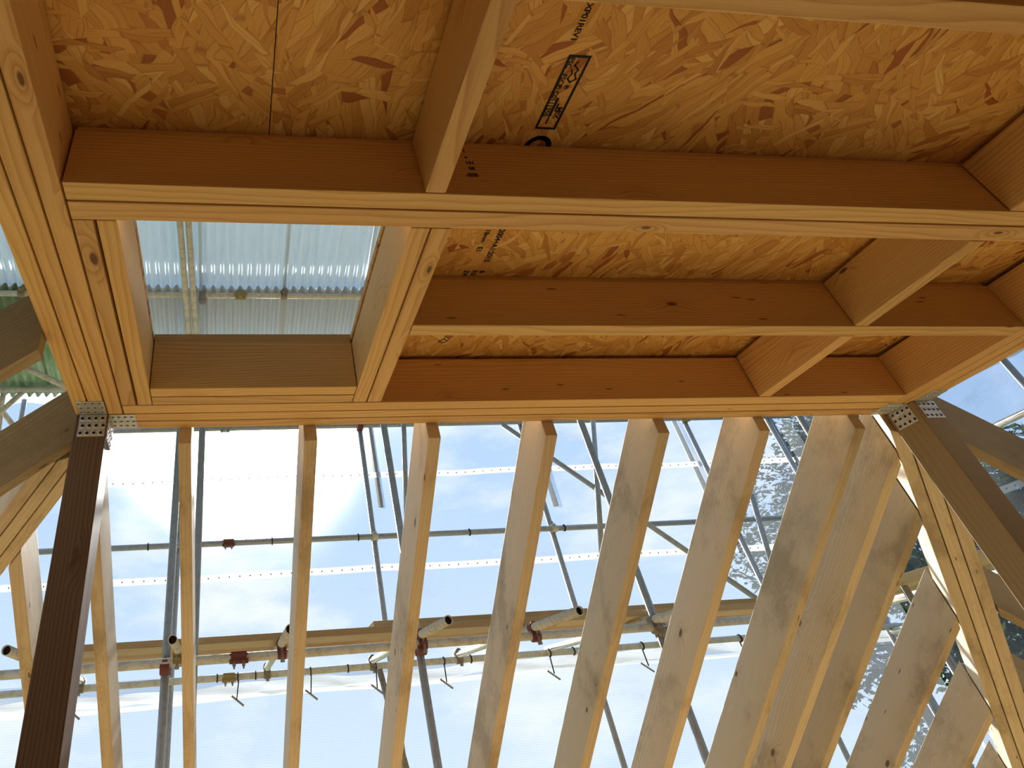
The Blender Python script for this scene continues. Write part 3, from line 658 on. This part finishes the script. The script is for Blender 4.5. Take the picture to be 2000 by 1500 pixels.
# ties
def ring_mesh(R, r, n=16, k=6):
    bm = bmesh.new(); g = []
    for i in range(n):
        a = 2*math.pi*i/n
        g.append([bm.verts.new((r*math.sin(2*math.pi*j/k), (R+r*math.cos(2*math.pi*j/k))*math.cos(a), (R+r*math.cos(2*math.pi*j/k))*math.sin(a))) for j in range(k)])
    for i in range(n):
        for j in range(k): bm.faces.new((g[i][j], g[(i+1) % n][j], g[(i+1) % n][(j+1) % k], g[i][(j+1) % k]))
    me = bpy.data.meshes.new('tie_ring'); bm.to_mesh(me); bm.free(); me.materials.append(BLACK); return me
RINGM = ring_mesh(RT*S+.004, .005)
zl = lambda x: .705+.06*(x+4.6)/11.5
zm = lambda x: 1.835+.033*(x+4.6)/11.5
for x, zf, lab in ((-.068, zl, 'black band on the thin lower ledger left of the rusty sleeve'), (.261, zl, 'black band on the thin lower ledger right of the rusty sleeve'), (1.075, zl, 'black band on the thin lower ledger right of the second rafter'), (2.21, zl, 'black hooked band on the thin lower ledger left of the fourth rafter'), (3.209, zl, 'black band on the thin lower ledger left of the fifth rafter'),
                   (-.744, zm, 'black band on the middle ledger right of the dark post'), (.444, zm, 'black band on the middle ledger left of the second rafter'), (1.306, zm, 'black band on the middle ledger right of the second rafter'), (2.467, zm, 'black band on the middle ledger left of the fourth rafter'), (3.502, zm, 'black band on the middle ledger right of the fourth rafter')):
    o = bpy.data.objects.new('band_tie', RINGM); COL.objects.link(o); o.location = W((x, 6.3, zf(x))); tag(o, lab, 'tie', 'black band ties')
def toggle(x, i):
    labs = ['between the first two full rafters', 'just right of the second rafter', 'left of the third rafter', 'right of the third rafter', 'right of the fourth rafter', 'right of the fifth rafter', 'right of the sixth rafter', 'right of the dark post']
    e = empty('toggle_tie', (x, 6.3, zl(x)), 'hooked toggle tie hanging from the thin lower ledger ' + labs[i], 'tie', 'elastic toggle ties')
    o = bpy.data.objects.new('loop', RINGM); COL.objects.link(o); o.parent = e
    bm = bmesh.new(); cyl(bm, (0, .01, -.085), (.12, .25, 1), .005, .13, 6); put('cord', bm, BLACK, e, Matrix.Translation(e.location))
    bm = bmesh.new(); cyl(bm, (0, .03, -.155), (1, 0, -.75), .0075, .115, 8); put('toggle_bar', bm, TOGGLE, e, Matrix.Translation(e.location))
for i, x in enumerate((.107, .741, 1.325, 1.956, 2.972, 3.904, 4.929, -1.233)): toggle(x, i)

# ------------------------------------------------------------------ sheeting
def grid_sheet(name, fn, nu, nv, m, parent=None, uvs=(1, 1), smoothf=True):
    vs = [fn(i/nu, j/nv) for j in range(nv+1) for i in range(nu+1)]
    fs = [(j*(nu+1)+i, j*(nu+1)+i+1, (j+1)*(nu+1)+i+1, (j+1)*(nu+1)+i) for j in range(nv) for i in range(nu)]
    me = bpy.data.meshes.new(name); me.from_pydata([W(v) for v in vs], [], fs)
    uv = me.uv_layers.new()
    for p in me.polygons:
        p.use_smooth = smoothf
        for li in p.loop_indices:
            vi = me.loops[li].vertex_index; uv.data[li].uv = (vi % (nu+1)/nu*uvs[0], vi//(nu+1)/nv*uvs[1])
    me.materials.append(m); o = bpy.data.objects.new(name, me); COL.objects.link(o)
    if parent: o.parent = parent
    return o
def wr(x, z, s=0.0):
    return .018*math.sin(2.1*x+1.3*z+s) + .012*math.sin(5.3*x-2.2*z+s*2) + .003*math.sin(9.1*x+6.3*z)
XR, XL, YF = 7.02, -4.62, 6.44
ztp = lambda y: min(3.69-.25*(y-4.67), 5.2)-.02 if y < 6.0 else 3.57
far = grid_sheet('scaffold_sheet', lambda u, v: (XL+(XR-XL)*u, YF+wr(XL+(XR-XL)*u, .66+2.9*v), .63+2.94*v), 150, 50, SHEET, None, (10.5, 2.65))
tag(far, 'translucent white far-side sheeting above the hem, with the sun glowing through', 'sheeting')
low = grid_sheet('scaffold_sheet', lambda u, v: (XL+(XR-XL)*u, YF+.035+wr(XL+(XR-XL)*u, -2+3*v, 2), -3.2+3.98*v), 120, 40, SHEET, None, (10.5, 3.6))
tag(low, 'lower strip of translucent mesh sheeting on the far side, below the loose hem', 'sheeting')
rt = grid_sheet('scaffold_sheet', lambda u, v: (XR+.012+wr(-3.2+9.6*u, -1+4*v, 4)*1.4, -1.15+(YF+1.15)*u, -3.2+(ztp(-1.15+(YF+1.15)*u)+3.2)*v), 120, 60, SHEET, None, (8.7, 6.1))
tag(rt, 'bluish scaffold sheeting along the right side, with tree shapes behind', 'sheeting')
lf = grid_sheet('scaffold_sheet', lambda u, v: (XL+wr(-3.2+9.6*u, -1+4*v, 6), -1.15+(YF+1.15)*u, -3.2+(ztp(-1.15+(YF+1.15)*u)+3.2)*v), 60, 40, SHEET, None, (8.7, 6.1))
tag(lf, 'scaffold sheeting along the left side beyond the picture edge', 'sheeting')
# tapes with eyelets (parts of the sheets)
def tape(parent, fn, length, n, h, name='seam_tape'):
    grid_sheet(name, lambda u, v: fn(u, (v-.5)*h), n, 2, TAPE, parent, (length, .1))
def eyelets(parent, pts, axis):
    bm = bmesh.new()
    for p in pts: cyl(bm, W(p), axis, .0065, .004, 8)
    o = put('eyelets', bm, DIRTY, None); o.parent = parent; o['kind'] = 'stuff'
fx = lambda u: XL+(XR-XL)*u
b1 = lambda x: 2.535+.0045*x; b2 = lambda x: 1.572+.006*x
for bz in (b1, b2):
    tape(far, lambda u, d, bz=bz: (fx(u), YF-.014+wr(fx(u), .66+2.9*((bz(fx(u))-.63)/2.94)), bz(fx(u))+d), 11, 120, .062)
    eyelets(far, [(x, YF-.02+wr(x, .66+2.9*((bz(x)-.63)/2.94)), bz(x)) for x in [XL+.1*k+.05 for k in range(116)]], (0, 1, 0))
vat = lambda u, bz: (bz+3.2)/(ztp(-1.15+(YF+1.15)*u)+3.2)
for bz in (2.56, 1.60):
    tape(rt, lambda u, d, bz=bz: (XR-.022+wr(-3.2+9.6*u, -1+4*vat(u, bz), 4)*1.4, -1.15+(YF+1.15)*u, bz+d), 9, 100, .062)
    eyelets(rt, [(XR-.030+wr(-3.2+9.6*u, -1+4*vat(u, bz), 4)*1.4, -1.15+(YF+1.15)*u, bz) for u in [k/96+.004 for k in range(96)]], (1, 0, 0))
# loose wavy hem of the upper sheet
def hem(u, d):
    x = fx(u); z = .642+.014*x*.9 + .012*math.sin(3.1*x)+.008*math.sin(8.3*x+1)
    return (x, YF-.03+.035*math.sin(7*x+d*40)*(.5-d*4)+.014*math.sin(19*x), z+d)
grid_sheet('hem', lambda u, v: hem(u, (v-.5)*.085), 220, 4, TAPE, far, (11, .1))
def hem2(u, d):
    x = fx(u); z = .585+.014*x*.9 + .014*math.sin(2.3*x+.6)
    return (x, YF-.015+.02*math.sin(9*x+1), z+d)
grid_sheet('hem', lambda u, v: hem2(u, (v-.5)*.034), 160, 1, TAPE, far, (11, .05))
# scalloped valance under the tin roof edge on the far left
def val(u, v):
    x = -4.4+4.2*u; bot = 3.40+.035*abs(math.sin(6.5*x))+.02*math.sin(3*x)
    return (x, YF-.09+.02*math.sin(9*x), bot+(3.62-bot)*v)
vo = grid_sheet('sheet_valance', val, 90, 3, TAPE, None, (4, .2)); tag(vo, 'scalloped loose sheet edge hanging under the tin roof on the far left', 'sheeting')

# ------------------------------------------------------------------ corrugated temporary roof
PIT = .0845
def ztin(y): return 3.69-.25*(y-4.67)
def corr(name, x0, x1, y0, y1, dz, m, ny=2):
    n = max(8, int((x1-x0)/PIT*8)); cx, cy = (x0+x1)/2, (y0+y1)/2
    vs, fs = [], []
    for j in range(ny+1):
        y = y0+(y1-y0)*j/ny
        for i in range(n+1):
            x = x0+(x1-x0)*i/n
            s = math.sin(2*math.pi*x/PIT); s = s*(1.25-.25*s*s)
            vs.append(W((x-cx, y-cy, (ztin(y)-ztin(cy))+dz*0+.024*s)) - Vector((0, 0, EYE)))
    for j in range(ny):
        for i in range(n): fs.append((j*(n+1)+i, j*(n+1)+i+1, (j+1)*(n+1)+i+1, (j+1)*(n+1)+i))
    me = bpy.data.meshes.new(name); me.from_pydata(vs, [], fs); me.materials.append(m)
    for p in me.polygons: p.use_smooth = True
    o = bpy.data.objects.new(name, me); COL.objects.link(o); o.location = W((cx, cy, ztin(cy)+dz))
    sd = o.modifiers.new('thickness', 'SOLIDIFY'); sd.thickness = .0009
    return o
edges = [.516+.79*k for k in range(-5, 5)]
colname = ['far left, first', 'far left, second', 'left of the skylight view', 'left edge of the skylight view', 'left half of the skylight view', 'right half of the skylight view', 'right of the skylight view', 'second right of the skylight view', 'third right of the skylight view']
for k in range(len(edges)-1):
    a, b = edges[k], edges[k+1]+.03
    o = corr('corrugated_sheet', a, b, 1.6, 4.72, .030+.004*(k % 2), TIN); tag(o, 'corrugated roof sheet nearer than the purlin tube, ' + colname[k], 'roof sheet', 'corrugated roof sheets')
    o = corr('corrugated_sheet', a, b, 4.62, 6.02 if k < 3 else 6.38, -.010+.004*(k % 2), TIN_G if k < 3 else TIN); tag(o, 'corrugated roof sheet beyond the purlin tube, ' + colname[k], 'roof sheet', 'corrugated roof sheets')  # later columns are lengthened out of view to block sun into the opening
for nm, a in (('ceiling_outer_rear', (-4.55, 6.95, -1.15, 1.65)), ('ceiling_outer_left', (-4.55, -3.44, 1.6, 6.0)), ('ceiling_outer_right', (3.7, 6.95, 1.6, 6.0))):
    o = corr(nm, *a, .055, TIN); tag(o, None, None, kind='structure')
# roof tubes
tube((-5.0, 4.66, 3.628), (7.6, 4.66, 3.628), 'purlin tube crossing the skylight view under the lap of the tin sheets', PALE_TUBE)
tube((-5.0, 5.86, 3.325), (7.6, 5.90, 3.325), 'eaves purlin tube under the tin roof edge, seen at the far left', PALE_TUBE)
tube((-.455, 2.3, 4.06), (-.345, 5.9, 3.17), 'left one of two pale tubes running side by side across the skylight view', PALE_TUBE)
tube((-.375, 2.3, 4.06), (-.285, 5.9, 3.17), 'right one of two pale tubes running side by side across the skylight view', PALE_TUBE)
sleeve((.11, 4.66, 3.628), 'mossy yellow sleeve clamp on the purlin tube in the skylight view', OCHRE)
coupler((-.245, 4.66, 3.628), (1, 0, 0), (0, 1, 0), (0, 0, -.05), 'small dark clamp on the purlin tube beside the paired tubes', DIRTY)
coupler((.52, 4.66, 3.628), (1, 0, 0), (0, 1, 0), (0, 0, .03), 'small dark clamp on the purlin tube at the sheet joint', DIRTY)
coupler((-1.86, 4.66, 3.628), (1, 0, 0), (0, 1, 0), (0, 0, .03), 'rusty clamp on the purlin tube left of the left edge beam', OCHRE)
tube((-2.05, 5.05, 3.21), (-1.35, 5.58, 3.07), 'short diagonal tube under the tin roof left of the left edge beam', PALE_TUBE)
tube((-2.36, 6.0, 3.85), (-2.24, 6.0, 2.7), 'pale upright tube at the left picture edge under the tin roof', PALE_TUBE)
tube((-2.42, 6.05, 3.33), (-1.95, 6.05, 2.78), 'pale diagonal strut at the left picture edge under the tin roof', PALE_TUBE)
tube((-2.119, 6.1, 3.33), (-2.08, 6.1, 2.7), 'light upright tube behind the dark left rafter', GALV)
tube((-2.32, 5.9, 3.0), (-2.05, 5.9, 3.36), 'short rising strut at the left picture edge', PALE_TUBE)

# ------------------------------------------------------------------ trees outside on the right
def tree(x, y, h, r, label, seed):
    rnd = random.Random(seed); e = empty('tree', (x, y, -5.4), label, 'tree', 'trees outside the right sheeting')
    bm = bmesh.new(); top = h*.8
    for k in range(6):
        c0 = Vector((0, 0, top*k/6)); cyl(bm, W((x, y, -5.4)) + Vector((.05*math.sin(k), .05*math.cos(k*2), S*top*(k+.5)/6)), (0, 0, 1), .17*(1-k/8), S*top/6+.02, 10)
    put('trunk', bm, BARK, e)
    vs, fs = [], []
    cl = [(rnd.gauss(0, .42)*r, rnd.gauss(0, .42)*r, h*(.45+.55*rnd.random()), r*(.28+.25*rnd.random())) for _ in range(26)]
    for (cx, cy, cz, cr) in cl:
        for _ in range(560):
            d = Vector((rnd.gauss(0, 1), rnd.gauss(0, 1), rnd.gauss(0, 1))).normalized()*cr*rnd.random()**.4
            c = W((x+cx+d.x, y+cy+d.y, -5.4+cz+d.z*.8)); a = Vector((rnd.gauss(0, 1), rnd.gauss(0, 1), rnd.gauss(0, 1))).normalized(); b = a.orthogonal().normalized(); s = .045+.045*rnd.random()
            i = len(vs); vs += [c-a*s, c+b*s*.5, c+a*s, c-b*s*.5]; fs.append((i, i+1, i+2, i+3))
    me = bpy.data.meshes.new('foliage'); me.from_pydata([v - e.location for v in vs], [], fs); me.materials.append(LEAF)
    o = bpy.data.objects.new('foliage', me); COL.objects.link(o); o.parent = e; o['kind'] = 'stuff'
for o_ in (): pass
tree(11.8, 11.4, 10.6, 1.9, 'dark tree seen hazily through the sheeting beside the seventh rafter', 1)
tree(10.2, 7.2, 8.2, 1.5, 'dark tree seen hazily through the right sheeting below the hip', 2)
tree(14.2, 4.2, 9.2, 2.1, 'tree outside the right sheeting beside the right side rafter', 3)
